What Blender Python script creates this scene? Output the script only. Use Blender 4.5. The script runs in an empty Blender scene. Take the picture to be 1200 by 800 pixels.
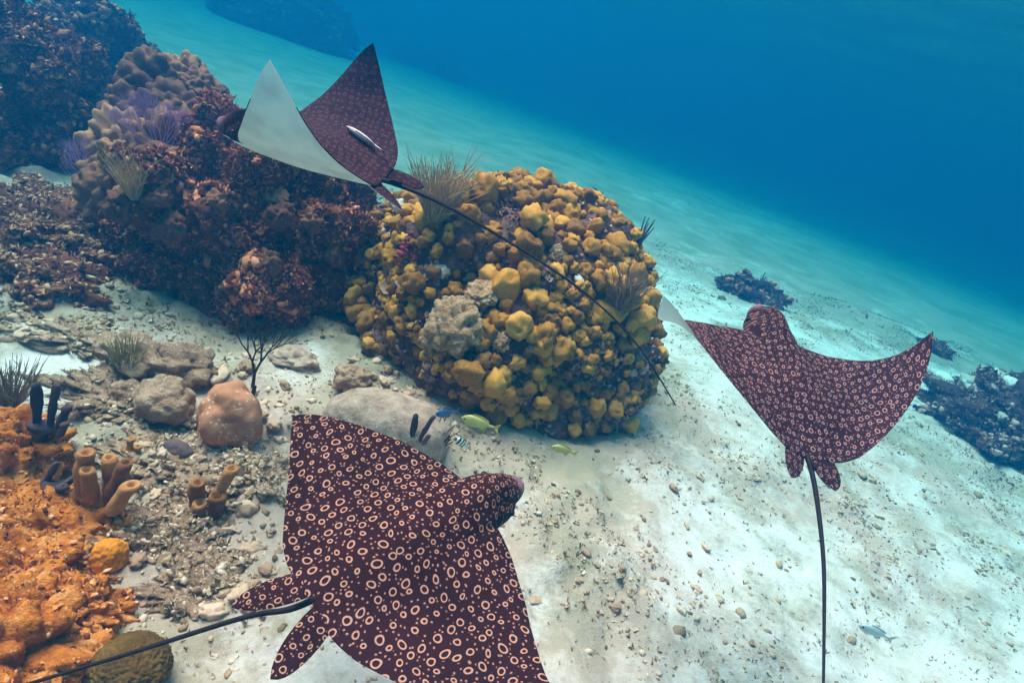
import bpy, bmesh, math, random
import numpy as np
from mathutils import Vector, Matrix
from mathutils.bvhtree import BVHTree

sc = bpy.context.scene
rad = math.radians
random.seed(7)
rng = np.random.default_rng(7)

# ------------------------------------------------------------------ camera
FPX, PIT, ROLL = 715.0, rad(25), rad(18)          # focal length in pixels of the 1200 px wide photograph
CAM = np.array([0.0, 0.0, 2.5])
FWD = np.array([0, math.cos(PIT), -math.sin(PIT)])
_u0 = np.array([0, math.sin(PIT), math.cos(PIT)]); _r0 = np.array([1.0, 0, 0])
RGT = _r0 * math.cos(ROLL) + _u0 * math.sin(ROLL)
UPV = -_r0 * math.sin(ROLL) + _u0 * math.cos(ROLL)
cd = bpy.data.cameras.new('camera'); cam = bpy.data.objects.new('camera', cd); sc.collection.objects.link(cam)
cd.sensor_width = 36; cd.lens = 36 * FPX / 1200; cd.clip_start = 0.05; cd.clip_end = 400
Mx = Matrix([[RGT[i], UPV[i], -FWD[i]] for i in range(3)]).to_4x4(); Mx.translation = Vector(CAM)
cam.matrix_world = Mx; sc.camera = cam

# ------------------------------------------------------------------ sky, sun, exposure
SUN_EL, SUN_AZ = rad(66), rad(-62)                # azimuth clockwise from +Y: ahead and to the left
w = bpy.data.worlds.new('World'); sc.world = w; w.use_nodes = True
nt = w.node_tree; nt.nodes.clear()
sky = nt.nodes.new('ShaderNodeTexSky'); sky.sky_type = 'NISHITA'; sky.sun_disc = False
sky.dust_density = 6.0; sky.sun_elevation = SUN_EL; sky.sun_rotation = SUN_AZ
bg = nt.nodes.new('ShaderNodeBackground'); bg.inputs[1].default_value = 0.05
wo = nt.nodes.new('ShaderNodeOutputWorld')
nt.links.new(sky.outputs[0], bg.inputs[0]); nt.links.new(bg.outputs[0], wo.inputs[0])
sl = bpy.data.lights.new('sun', 'SUN'); sl.energy = 5.0; sl.angle = rad(40); sl.color = (1.0, 0.345, 0.345)
so = bpy.data.objects.new('sun', sl); sc.collection.objects.link(so)
sd = Vector((math.sin(SUN_AZ) * math.cos(SUN_EL), math.cos(SUN_AZ) * math.cos(SUN_EL), math.sin(SUN_EL)))
so.rotation_euler = sd.to_track_quat('Z', 'Y').to_euler(); so.location = (3, -4, 20)
vs = sc.view_settings; vs.view_transform = 'Standard'; vs.look = 'None'; vs.gamma = 1; vs.exposure = 2.36
cy = sc.cycles
cy.max_bounces = 6; cy.diffuse_bounces = 3; cy.glossy_bounces = 2; cy.transmission_bounces = 2
cy.volume_bounces = 2; cy.transparent_max_bounces = 8; cy.use_denoising = True
cy.sample_clamp_indirect = 4.0

# ------------------------------------------------------------------ pixel helpers (1200 x 800 photograph)
def pdir(px, py): return FWD + RGT * (px - 600) / FPX - UPV * (py - 400) / FPX
def at(px, py, depth): return CAM + pdir(px, py) * depth
def ground(px, py):
    d = pdir(px, py); z = 0.0
    for _ in range(6):
        p = CAM + d * ((z - CAM[2]) / d[2]); z = float(height(p[0:1], p[1:2])[0])
    return p
def proj(P):
    d = np.asarray(P) - CAM; z = d @ FWD
    return np.stack([600 + FPX * (d @ RGT) / z, 400 - FPX * (d @ UPV) / z], -1)

# ------------------------------------------------------------------ noise
def _h(ix, iy, iz, seed):
    n = (ix.astype(np.int64) * 374761393 + iy.astype(np.int64) * 668265263 + iz.astype(np.int64) * 2147483647 + seed * 974711) & 0xFFFFFFFF
    n = ((n ^ (n >> 13)) * 1274126177) & 0xFFFFFFFF
    n = ((n ^ (n >> 16)) * 2246822519) & 0xFFFFFFFF
    return ((n ^ (n >> 15)) & 0xFFFFFF) / float(0xFFFFFF)
def vnoise(P, seed=0):
    f = np.floor(P); t = P - f; t = t * t * t * (t * (t * 6 - 15) + 10); i = f.astype(np.int64); r = 0
    for a in (0, 1):
        for b in (0, 1):
            for c in (0, 1):
                wgt = (t[:, 0] if a else 1 - t[:, 0]) * (t[:, 1] if b else 1 - t[:, 1]) * (t[:, 2] if c else 1 - t[:, 2])
                r = r + wgt * _h(i[:, 0] + a, i[:, 1] + b, i[:, 2] + c, seed)
    return r * 2 - 1
def fbm(P, oct=4, seed=0, gain=0.5):
    r = 0; a = 1.0
    for k in range(oct):
        r = r + a * vnoise(P * (2.03 ** k) + 17.3 * k, seed + k); a *= gain
    return r
def worley(P, seed=0, jit=1.0):
    f = np.floor(P).astype(np.int64); best = np.full(len(P), 9.0)
    for a in (-1, 0, 1):
        for b in (-1, 0, 1):
            for c in (-1, 0, 1):
                q = f + np.array([a, b, c])
                o = np.stack([_h(q[:, 0], q[:, 1], q[:, 2], seed + s) for s in (11, 23, 37)], -1)
                best = np.minimum(best, np.linalg.norm(q + 0.5 + (o - 0.5) * jit - P, axis=1))
    return best
def sst(a, b, x):
    t = np.clip((x - a) / (b - a), 0, 1); return t * t * (3 - 2 * t)

# ------------------------------------------------------------------ mesh helpers
COL = sc.collection
def mesh_np(name, V, Fc, smooth=True):
    V = np.asarray(V, np.float32); Fc = np.asarray(Fc, np.int32); k = Fc.shape[1]
    me = bpy.data.meshes.new(name)
    me.vertices.add(len(V)); me.vertices.foreach_set('co', V.ravel())
    me.loops.add(Fc.size); me.loops.foreach_set('vertex_index', Fc.ravel())
    me.polygons.add(len(Fc)); me.polygons.foreach_set('loop_start', np.arange(0, Fc.size, k, dtype=np.int32))
    me.polygons.foreach_set('use_smooth', np.full(len(Fc), smooth))
    me.update(calc_edges=True); me.validate()
    return me
def link(name, me, mats=None, parent=None):
    o = bpy.data.objects.new(name, me); COL.objects.link(o)
    if mats is not None and not me.materials:
        for m in (mats if isinstance(mats, (list, tuple)) else [mats]): me.materials.append(m)
    if parent is not None: o.parent = parent
    return o
def tag(o, label, cat, group=None):
    o['label'] = label; o['category'] = cat
    if group: o['group'] = group
    return o
def empty(name, loc, label, cat, group=None, rz=0.0):
    o = bpy.data.objects.new(name, None); COL.objects.link(o); o.empty_display_size = 0.1
    o.location = loc; o.rotation_euler[2] = rz
    return tag(o, label, cat, group)
_ico = {}
def ico(sub):
    if sub not in _ico:
        bm = bmesh.new(); bmesh.ops.create_icosphere(bm, subdivisions=sub, radius=1)
        bm.verts.ensure_lookup_table()
        _ico[sub] = (np.array([v.co[:] for v in bm.verts]), np.array([[v.index for v in f.verts] for f in bm.faces])); bm.free()
    return _ico[sub][0].copy(), _ico[sub][1]
def vnormals(V, Fc):
    n = np.cross(V[Fc[:, 1]] - V[Fc[:, 0]], V[Fc[:, 2]] - V[Fc[:, 0]]); N = np.zeros_like(V)
    for k in range(3): np.add.at(N, Fc[:, k], n)
    return N / (np.linalg.norm(N, axis=1, keepdims=True) + 1e-9)
def frames(N, spin=None):
    N = N / np.linalg.norm(N, axis=1, keepdims=True)
    a = np.where(np.abs(N[:, 2:3]) < 0.9, [[0, 0, 1.0]], [[1.0, 0, 0]])
    X = np.cross(a, N); X /= np.linalg.norm(X, axis=1, keepdims=True); Y = np.cross(N, X)
    if spin is not None:
        c, s = np.cos(spin)[:, None], np.sin(spin)[:, None]; X, Y = X * c + Y * s, Y * c - X * s
    return np.stack([X, Y, N], -1)                      # columns
def scatter(temps, P, M):
    """join copies of the templates: list of (V,F); P (n,3), M (n,3,3)"""
    VV = []; FF = []; off = 0; which = rng.integers(0, len(temps), len(P))
    for t, (V, Fc) in enumerate(temps):
        s = np.where(which == t)[0]
        if not len(s): continue
        W = np.einsum('nij,kj->nki', M[s], V) + P[s][:, None, :]
        VV.append(W.reshape(-1, 3)); FF.append((Fc[None] + (np.arange(len(s)) * len(V))[:, None, None]).reshape(-1, Fc.shape[1]) + off)
        off += len(s) * len(V)
    return np.concatenate(VV), np.concatenate(FF)
def tubes(paths, sides=4):
    """paths: list of (pts (n,3), radii (n,)) -> quads"""
    VV = []; FF = []; off = 0; ang = np.arange(sides) * 2 * np.pi / sides
    for P, r in paths:
        P = np.asarray(P, float); r = np.asarray(r, float); n = len(P)
        T = np.gradient(P, axis=0); T /= np.linalg.norm(T, axis=1, keepdims=True) + 1e-9
        ref = np.array([0.31, 0.87, 0.37]); X = np.cross(ref, T); X /= np.linalg.norm(X, axis=1, keepdims=True) + 1e-9; Y = np.cross(T, X)
        ring = P[:, None] + r[:, None, None] * (np.cos(ang)[None, :, None] * X[:, None] + np.sin(ang)[None, :, None] * Y[:, None])
        VV.append(ring.reshape(-1, 3)); a = np.arange(n - 1)[:, None] * sides; j = np.arange(sides)[None]; k = (np.arange(sides) + 1) % sides
        FF.append(np.stack([a + j, a + k[None], a + sides + k[None], a + sides + j], -1).reshape(-1, 4) + off); off += n * sides
    return np.concatenate(VV), np.concatenate(FF)
def blob(sub, seed, amp=0.25, freq=1.6, oct=4, lump=0.0, lfreq=2.2, squash=(1, 1, 1)):
    V, Fc = ico(sub); d = 1 + amp * fbm(V * freq + seed * 7.1, oct, seed)
    if lump: d = d + lump * 1.25 * (0.4 - worley(V * lfreq + seed * 3.3, seed) ** 2)
    return V * d[:, None] * np.array(squash), Fc

# ------------------------------------------------------------------ materials
def new_mat(name):
    m = bpy.data.materials.new(name); m.use_nodes = True; t = m.node_tree; t.nodes.clear()
    o = t.nodes.new('ShaderNodeOutputMaterial'); b = t.nodes.new('ShaderNodeBsdfPrincipled')
    t.links.new(b.outputs[0], o.inputs[0]); b.inputs['Specular IOR Level'].default_value = 0.15
    return m, t, b
def node(t, typ, **kw):
    n = t.nodes.new('ShaderNode' + typ)
    for k, v in kw.items():
        if k.startswith('i_'): n.inputs[k[2:].replace('_', ' ')].default_value = v
        else: setattr(n, k, v)
    return n
def ramp(t, fac, stops, interp='LINEAR'):
    r = node(t, 'ValToRGB'); r.color_ramp.interpolation = interp; e = r.color_ramp.elements
    while len(e) < len(stops): e.new(0.5)
    for k, (p, c) in enumerate(stops): e[k].position = p; e[k].color = (*c, 1) if len(c) == 3 else c
    t.links.new(fac, r.inputs[0]); return r.outputs[0]
def mixc(t, fac, a, b, mode='MIX'):
    n = node(t, 'Mix', data_type='RGBA', blend_type=mode)
    for s, v in ((0, fac), (6, a), (7, b)):
        if hasattr(v, 'links'): t.links.new(v, n.inputs[s])
        elif s == 0: n.inputs[0].default_value = v
        else: n.inputs[s].default_value = (*v, 1)
    return n.outputs[2]
def math_(t, op, a, b=None, c=None):
    n = node(t, 'Math', operation=op)
    for k, v in enumerate((a, b, c)):
        if v is None: continue
        if hasattr(v, 'links'): t.links.new(v, n.inputs[k])
        else: n.inputs[k].default_value = v
    return n.outputs[0]
def growth(name, stops, scale=6, speck=None, speck_scale=60, bump=0.5, bump_scale=40, per='none', rough=0.9, detail=6, var=0.35, dist=0.02):
    """living / encrusted surface: mottled colours from noise, optional pale specks, bump"""
    m, t, b = new_mat(name); tc = node(t, 'TexCoord'); co = tc.outputs['Object']
    n1 = node(t, 'TexNoise', i_Scale=scale, i_Detail=detail, i_Roughness=0.62); t.links.new(co, n1.inputs['Vector'])
    fac = n1.outputs['Fac']
    if per != 'none':
        src = node(t, 'ObjectInfo').outputs['Random'] if per == 'object' else node(t, 'NewGeometry').outputs['Random Per Island']
        fac = math_(t, 'ADD', math_(t, 'MULTIPLY', fac, 1 - var), math_(t, 'MULTIPLY', src, var))
    c = ramp(t, fac, stops)
    if speck:
        v = node(t, 'TexVoronoi', i_Scale=speck_scale); t.links.new(co, v.inputs['Vector'])
        n2 = node(t, 'TexNoise', i_Scale=scale * 1.7, i_Detail=3); t.links.new(co, n2.inputs['Vector'])
        f = math_(t, 'MULTIPLY', math_(t, 'LESS_THAN', v.outputs['Distance'], 0.3), math_(t, 'GREATER_THAN', n2.outputs['Fac'], 0.52))
        c = mixc(t, math_(t, 'MULTIPLY', f, 0.6), c, speck)
    t.links.new(c, b.inputs['Base Color']); b.inputs['Roughness'].default_value = rough
    nb = node(t, 'TexNoise', i_Scale=bump_scale, i_Detail=5, i_Roughness=0.7); t.links.new(co, nb.inputs['Vector'])
    bp = node(t, 'Bump', i_Strength=bump, i_Distance=dist); t.links.new(nb.outputs['Fac'], bp.inputs['Height']); t.links.new(bp.outputs[0], b.inputs['Normal'])
    return m
def plain(name, col, rough=0.7, var=0.25, scale=30):
    return growth(name, [(0.25, tuple(x * (1 - var) for x in col)), (0.75, tuple(min(1, x * (1 + var)) for x in col))], scale=scale, bump=0.3, bump_scale=60, rough=rough)

M = {}
M['lobe'] = growth('mustard_coral', [(0.24, (0.110, 0.041, 0.013)), (0.42, (0.297, 0.119, 0.020)), (0.56, (0.508, 0.208, 0.025)), (0.78, (0.641, 0.303, 0.063))], scale=9, speck=(0.663, 0.392, 0.140), speck_scale=14, bump=0.8, bump_scale=9, per='object', var=0.4, dist=0.004)
M['lobe_stuff'] = growth('mustard_coral_far', [(0.24, (0.110, 0.041, 0.013)), (0.42, (0.297, 0.119, 0.020)), (0.56, (0.508, 0.208, 0.025)), (0.78, (0.641, 0.303, 0.063))], scale=9, bump=0.8, bump_scale=9, per='island', var=0.4, dist=0.004)
M['pale_lobe'] = growth('bleached_coral', [(0.3, (.35, .25, .2)), (0.5, (.55, .44, .36)), (0.7, (.7, .62, .52))], scale=12, bump=0.8, bump_scale=9, per='object', dist=0.004)
M['mound_core'] = growth('dead_coral_algae', [(0.3, (0.065, .028, .03)), (0.5, (0.169, .075, .06)), (0.62, (0.338, .17, .12)), (0.75, (0.585, .36, .30))], scale=7, bump=1.0, bump_scale=35, dist=0.04)
M['mound_crust'] = growth('mound_crust', [(0.15, (0.058, .02, .03)), (0.4, (0.182, .07, .06)), (0.6, (0.325, .16, .09)), (0.75, (0.546, .30, .24)), (0.95, (0.780, .5, .44))], scale=5, bump=0.5, bump_scale=60, per='island', var=0.75)
M['brain'] = growth('pale_brain_coral', [(0.3, (0.266, 0.129, 0.060)), (0.5, (0.483, 0.267, 0.136)), (0.75, (0.676, 0.414, 0.246))], scale=16, speck=(0.880, 0.644, 0.510), speck_scale=60, bump=1.0, bump_scale=45, dist=0.03)
M['reef_core'] = growth('dark_reef_algae', [(0.3, (0.087, 0.018, 0.018)), (0.5, (0.203, 0.050, 0.034)), (0.65, (0.406, 0.120, 0.060)), (0.8, (0.609, 0.224, 0.128))], scale=4, bump=1.0, bump_scale=30, dist=0.05)
M['reef_crust'] = growth('reef_crust', [(0.15, (0.088, 0.015, 0.019)), (0.45, (0.223, 0.053, 0.034)), (0.62, (0.510, 0.140, 0.055)), (0.78, (0.797, 0.264, 0.128)), (0.95, (0.880, 0.408, 0.289))], scale=3, bump=0.5, bump_scale=60, per='island', var=0.7)
M['knob'] = growth('brown_coral_knob', [(0.3, (0.126, .045, .03)), (0.5, (0.280, .105, .055)), (0.7, (0.462, .19, .09))], scale=9, bump=0.8, bump_scale=14, per='object', dist=0.004)
M['far_reef'] = growth('far_reef_algae', [(0.3, (0.042, .02, .02)), (0.55, (0.126, .05, .045)), (0.75, (0.280, .13, .09))], scale=3, bump=1.0, bump_scale=20, dist=0.05)
M['orange'] = growth('orange_encrusted_rock', [(0.25, (0.110, 0.025, 0.014)), (0.37, (0.396, 0.090, 0.014)), (0.5, (0.770, 0.213, 0.028)), (0.66, (0.880, 0.328, 0.091)), (0.82, (0.880, 0.426, 0.210))], scale=7, speck=(0.880, 0.451, 0.210), bump=1.0, bump_scale=38, dist=0.04)
M['low_crust'] = growth('low_reef_crust', [(0.15, (0.125, 0.043, 0.026)), (0.42, (0.325, 0.136, 0.068)), (0.65, (0.575, 0.264, 0.135)), (0.92, (0.775, 0.425, 0.270))], scale=4, bump=0.4, bump_scale=60, per='island', var=0.7)
M['orange_ball'] = growth('orange_sponge_skin', [(0.3, (0.550, 0.153, 0.010)), (0.7, (0.825, 0.261, 0.021))], scale=6, bump=0.5, bump_scale=60)
M['orange_crust'] = growth('orange_crust', [(0.15, (0.081, 0.021, 0.016)), (0.4, (0.345, 0.093, 0.024)), (0.65, (0.713, 0.230, 0.056)), (0.9, (0.862, 0.425, 0.240))], scale=4, bump=0.5, bump_scale=60, per='island', var=0.7)
M['rubble'] = growth('rubble_rock', [(0.22, (0.184, 0.086, 0.049)), (0.4, (0.414, 0.215, 0.128)), (0.56, (0.621, 0.353, 0.225)), (0.78, (0.782, 0.490, 0.345))], scale=11, speck=(0.862, 0.585, 0.435), bump=1.0, bump_scale=45, per='object', dist=0.03)
M['stone'] = growth('rubble_stone', [(0.22, (0.184, 0.088, 0.051)), (0.4, (0.414, 0.220, 0.133)), (0.56, (0.621, 0.361, 0.234)), (0.78, (0.782, 0.502, 0.359))], scale=11, speck=(0.862, 0.598, 0.452), bump=0.8, bump_scale=9, per='object', dist=0.004)
M['rubble_chip'] = growth('rubble_chip', [(0.12, (0.175, 0.096, 0.048)), (0.35, (0.371, 0.216, 0.116)), (0.6, (0.557, 0.352, 0.224)), (0.9, (0.721, 0.512, 0.374))], scale=5, bump=0.5, bump_scale=60, per='island', var=0.75)
M['boulder'] = growth('pale_boulder', [(0.25, (0.306, 0.166, 0.107)), (0.5, (0.518, 0.313, 0.221)), (0.72, (0.683, 0.442, 0.328))], scale=13, speck=(0.870, 0.626, 0.492), speck_scale=90, bump=0.9, bump_scale=40, dist=0.02)
M['bald'] = growth('orange_brown_boulder_coral', [(0.3, (0.432, 0.153, 0.072)), (0.55, (0.600, 0.225, 0.117)), (0.72, (0.720, 0.324, 0.198))], scale=5, speck=(0.880, 0.558, 0.450), speck_scale=40, bump=0.35, bump_scale=60, rough=0.7)
M['tube'] = growth('brown_tube_sponge', [(0.3, (0.211, 0.072, 0.024)), (0.55, (0.436, 0.171, 0.056)), (0.75, (0.634, 0.270, 0.096))], scale=14, bump=0.8, bump_scale=50, per='object')
M['tube_purple'] = growth('dark_finger_sponge', [(0.3, (.05, .025, .035)), (0.6, (.13, .07, .075)), (0.8, (.22, .13, .1))], scale=14, bump=0.8, bump_scale=50, per='object')
M['disc'] = growth('olive_brain_coral', [(0.35, (.11, .05, .010)), (0.65, (.22, .11, .02))], scale=10, bump=0.8, bump_scale=120)
M['tan_plume'] = plain('tan_sea_plume', (0.504, .30, .16), 0.9)
M['brown_plume'] = plain('brown_sea_plume', (.26, .16, .09), 0.9)
M['olive_plume'] = plain('olive_sea_plume', (.34, .27, .10), 0.9)
M['black_gorg'] = plain('dark_gorgonian', (.07, .04, .035), 0.9)
M['fan'] = plain('purple_sea_fan', (.62, .28, .56), 0.9)
M['whip'] = plain('grey_sea_whip', (.10, .10, .12), 0.9)
M['tail'] = plain('ray_tail_skin', (.010, .005, .006), 0.7)
M['eye'] = plain('dark_eye', (.01, .01, .012), 0.15, 0.0)
M['tuft'] = growth('algae_tuft', [(0.2, (0.176, 0.117, 0.048)), (0.5, (0.328, 0.198, 0.096)), (0.85, (0.529, 0.315, 0.192))], scale=3, bump=0.0, per='island', var=0.7)
M['red_algae'] = growth('red_algae', [(0.2, (.12, .015, .03)), (0.8, (.35, .05, .07))], scale=5, per='island', var=0.6)

def ray_skin(name, base, spot, scale, seed):
    m, t, b = new_mat(name); a = node(t, 'Attribute', attribute_name='skin')
    nz = node(t, 'TexNoise', i_Scale=5.0, i_Detail=2); t.links.new(a.outputs['Vector'], nz.inputs['Vector'])
    off = node(t, 'VectorMath', operation='MULTIPLY_ADD'); off.inputs[1].default_value = (.075, .075, 0); t.links.new(nz.outputs['Color'], off.inputs[0]); t.links.new(a.outputs['Vector'], off.inputs[2])
    v = node(t, 'TexVoronoi', voronoi_dimensions='2D', i_Scale=scale, i_Randomness=0.45); t.links.new(off.outputs[0], v.inputs['Vector'])
    rnd = node(t, 'SeparateColor'); t.links.new(v.outputs['Color'], rnd.inputs[0])
    R = math_(t, 'MULTIPLY_ADD', rnd.outputs[0], 0.12, 0.165)          # outer radius of each ring
    d = math_(t, 'SUBTRACT', v.outputs['Distance'], math_(t, 'SUBTRACT', R, 0.035))
    ring = math_(t, 'SUBTRACT', 1.0, math_(t, 'SMOOTH_MIN', math_(t, 'DIVIDE', math_(t, 'ABSOLUTE', d), 0.062), 1.0, 0.3))
    ringm = ramp(t, ring, [(0.05, (0, 0, 0)), (0.32, (1, 1, 1))])
    v2 = node(t, 'TexVoronoi', voronoi_dimensions='2D', i_Scale=scale * 2.2, i_Randomness=0.9); t.links.new(off.outputs[0], v2.inputs['Vector'])
    dot = math_(t, 'MULTIPLY', math_(t, 'LESS_THAN', v2.outputs['Distance'], 0.15), math_(t, 'GREATER_THAN', v.outputs['Distance'], math_(t, 'ADD', R, 0.14)))
    fac = math_(t, 'MAXIMUM', ringm, math_(t, 'MULTIPLY', dot, 0.75))
    n3 = node(t, 'TexNoise', i_Scale=4.0, i_Detail=5); t.links.new(a.outputs['Vector'], n3.inputs['Vector'])
    basec = ramp(t, n3.outputs['Fac'], [(0.3, tuple(x * .7 for x in base)), (0.7, tuple(x * 1.3 for x in base))])
    spotc = ramp(t, n3.outputs['Fac'], [(0.3, tuple(x * .75 for x in spot)), (0.7, spot)])
    sy = node(t, 'SeparateXYZ'); t.links.new(a.outputs['Vector'], sy.inputs[0])
    sn = ramp(t, math_(t, 'SUBTRACT', sy.outputs[1], seed * 3.7), [(0.74, (0, 0, 0)), (0.84, (.75, .75, .75))])
    t.links.new(mixc(t, sn, mixc(t, fac, basec, spotc), (.24, .13, .16)), b.inputs['Base Color']); b.inputs['Roughness'].default_value = 0.8; b.inputs['Specular IOR Level'].default_value = 0.06
    return m
M['ray_back'] = ray_skin('ray_back', (.019, .0042, .0058), (.36, .19, .13), 15.5, 1)
M['ray_back_fine'] = ray_skin('ray_back_fine', (.020, .0055, .0095), (.12, .05, .055), 21.0, 2)
M['ray_back_pale'] = ray_skin('ray_back_pale', (.022, .0065, .0095), (.30, .17, .15), 19.0, 3)
mb, tb, bb = new_mat('ray_belly'); M['ray_belly'] = mb
_a = node(tb, 'Attribute', attribute_name='skin'); _n = node(tb, 'TexNoise', i_Scale=6.0, i_Detail=6); tb.links.new(_a.outputs['Vector'], _n.inputs['Vector'])
tb.links.new(ramp(tb, _n.outputs['Fac'], [(0.3, (.62, .60, .60)), (0.6, (.80, .79, .78))]), bb.inputs['Base Color']); bb.inputs['Roughness'].default_value = 0.6

# ------------------------------------------------------------------ the sea bed
def rubble_w(x, y):
    """where the bottom is rubble and algae rather than clean sand"""
    p = np.stack([x, y, 0 * x], -1)
    n = fbm(p * 0.9, 3, 5)
    left = sst(0.4, -1.6, x + 0.25 * n - 0.12 * (y - 3))
    mid = 0.95 * np.exp(-(((x - 0.7) / 0.85) ** 2 + ((y - 2.9) / 1.1) ** 2)) + .25 * np.exp(-(((x - 2.6) / 2.2) ** 2 + ((y - 4.6) / 1.5) ** 2))
    far = 0.85 * sst(6.5, 10.0, y - 0.2 * x + n) + 0.5 * np.exp(-(((x - 4.6) / 1.6) ** 2 + ((y - 6.6) / 1.3) ** 2))
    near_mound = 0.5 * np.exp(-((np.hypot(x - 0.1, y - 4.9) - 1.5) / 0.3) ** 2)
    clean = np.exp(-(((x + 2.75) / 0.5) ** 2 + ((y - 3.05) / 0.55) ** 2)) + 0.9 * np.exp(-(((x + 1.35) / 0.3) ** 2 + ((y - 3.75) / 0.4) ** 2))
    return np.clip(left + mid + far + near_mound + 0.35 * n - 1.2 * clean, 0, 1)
def height(x, y):
    x = np.asarray(x, float); y = np.asarray(y, float); p = np.stack([x, y, 0 * x], -1)
    fade = sst(30, 12, np.hypot(x, y - 4))
    h = 0.10 * fbm(p * 0.35, 2, 3) + 0.035 * fbm(p * 1.4, 3, 4)
    h = h + rubble_w(x, y) * sst(13, 8, y) * (0.06 * fbm(p * 4.0, 4, 8, 0.6) + 0.03)
    return h * (0.1 + 0.9 * fade) - 2.4 * sst(0, 44, .8 * y + .55 * x - 9)
def axis(a, b, lo, hi, st, g=1.18):
    c = list(np.arange(lo, hi, st)); s = st; v = lo; L = []
    while v > a: s *= g; v -= s; L.append(max(v, a))
    s = st; v = c[-1]; Rr = []
    while v < b: s *= g; v += s; Rr.append(min(v, b))
    return np.array(L[::-1] + c + Rr)
xs = axis(-75, 75, -4.6, 6.0, 0.035, 1.07); ys = axis(-40, 105, 0.6, 9.0, 0.035, 1.07)
X, Y = np.meshgrid(xs, ys); X = X.ravel(); Y = Y.ravel(); Z = height(X, Y)
ii = (np.arange(len(ys) - 1)[:, None] * len(xs) + np.arange(len(xs) - 1)[None]).ravel()
me = mesh_np('seabed', np.stack([X, Y, Z], -1), np.stack([ii, ii + 1, ii + 1 + len(xs), ii + len(xs)], -1))
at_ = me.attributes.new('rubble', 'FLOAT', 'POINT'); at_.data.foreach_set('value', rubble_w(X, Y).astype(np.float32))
ms, t, b = new_mat('coral_sand'); tc = node(t, 'TexCoord'); co = tc.outputs['Object']
ra = node(t, 'Attribute', attribute_name='rubble').outputs['Fac']
n1 = node(t, 'TexNoise', i_Scale=3.2, i_Detail=9, i_Roughness=0.66); t.links.new(co, n1.inputs['Vector'])
n2 = node(t, 'TexNoise', i_Scale=14.0, i_Detail=7, i_Roughness=0.7); t.links.new(co, n2.inputs['Vector'])
n3 = node(t, 'TexNoise', i_Scale=1.1, i_Detail=4); t.links.new(co, n3.inputs['Vector'])
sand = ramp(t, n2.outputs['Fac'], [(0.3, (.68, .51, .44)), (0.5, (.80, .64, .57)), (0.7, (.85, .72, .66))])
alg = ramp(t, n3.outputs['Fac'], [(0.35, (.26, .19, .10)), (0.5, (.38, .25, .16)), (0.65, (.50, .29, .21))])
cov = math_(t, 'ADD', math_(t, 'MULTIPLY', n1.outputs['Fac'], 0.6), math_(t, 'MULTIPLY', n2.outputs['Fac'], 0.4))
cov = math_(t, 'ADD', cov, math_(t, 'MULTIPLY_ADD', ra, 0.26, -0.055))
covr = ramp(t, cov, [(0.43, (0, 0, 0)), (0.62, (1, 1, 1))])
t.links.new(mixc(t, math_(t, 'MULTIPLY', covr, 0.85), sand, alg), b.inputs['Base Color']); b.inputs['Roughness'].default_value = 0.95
nb = node(t, 'TexNoise', i_Scale=26.0, i_Detail=8, i_Roughness=0.72); t.links.new(co, nb.inputs['Vector'])
bp = node(t, 'Bump', i_Strength=0.7, i_Distance=0.03); t.links.new(nb.outputs['Fac'], bp.inputs['Height']); t.links.new(bp.outputs[0], b.inputs['Normal'])
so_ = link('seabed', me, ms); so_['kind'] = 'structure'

# ------------------------------------------------------------------ the water: surface above, tinted body of water
WZ = 4.8
gx = np.linspace(-70, 70, 281); gy = np.linspace(-35, 100, 271)
X, Y = np.meshgrid(gx, gy); X = X.ravel(); Y = Y.ravel(); p = np.stack([X, Y, 0 * X], -1)
Z = WZ + 0.04 * fbm(p * 0.45, 4, 41)
ii = (np.arange(len(gy) - 1)[:, None] * len(gx) + np.arange(len(gx) - 1)[None]).ravel()
me = mesh_np('water_surface', np.stack([X, Y, Z], -1), np.stack([ii, ii + 1, ii + 1 + len(gx), ii + len(gx)], -1))
mw = bpy.data.materials.new('water_surface'); mw.use_nodes = True; t = mw.node_tree; t.nodes.clear()
o = node(t, 'OutputMaterial'); fr = node(t, 'Fresnel', i_IOR=1.33); tr = node(t, 'BsdfTransparent'); gl = node(t, 'BsdfGlossy', i_Roughness=0.22); mx = node(t, 'MixShader')
nz = node(t, 'TexNoise', i_Scale=1.6, i_Detail=5); tc = node(t, 'TexCoord'); t.links.new(tc.outputs['Object'], nz.inputs['Vector'])
bp = node(t, 'Bump', i_Strength=0.2, i_Distance=0.1); t.links.new(nz.outputs['Fac'], bp.inputs['Height'])
t.links.new(bp.outputs[0], fr.inputs['Normal']); t.links.new(bp.outputs[0], gl.inputs['Normal'])
t.links.new(fr.outputs[0], mx.inputs[0]); t.links.new(tr.outputs[0], mx.inputs[1]); t.links.new(gl.outputs[0], mx.inputs[2]); t.links.new(mx.outputs[0], o.inputs[0])
ws = link('water_surface', me, mw); ws['kind'] = 'structure'
bx = np.array([[x, y, z] for x in (-80, 80) for y in (-45, 110) for z in (-7.5, WZ + 0.4)], float)
me = mesh_np('haze', bx, [[0, 1, 3, 2], [4, 6, 7, 5], [0, 4, 5, 1], [2, 3, 7, 6], [0, 2, 6, 4], [1, 5, 7, 3]], False)
mh = bpy.data.materials.new('sea_water'); mh.use_nodes = True; t = mh.node_tree; t.nodes.clear()
o = node(t, 'OutputMaterial'); pv = node(t, 'VolumePrincipled'); pv.inputs['Density'].default_value = 0.18
pv.inputs['Color'].default_value = (.002, 0.086, 0.206, 1); pv.inputs['Absorption Color'].default_value = (0.0, 0.515, 0.603, 1); pv.inputs['Anisotropy'].default_value = 0.7
t.links.new(pv.outputs[0], o.inputs['Volume'])
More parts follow.
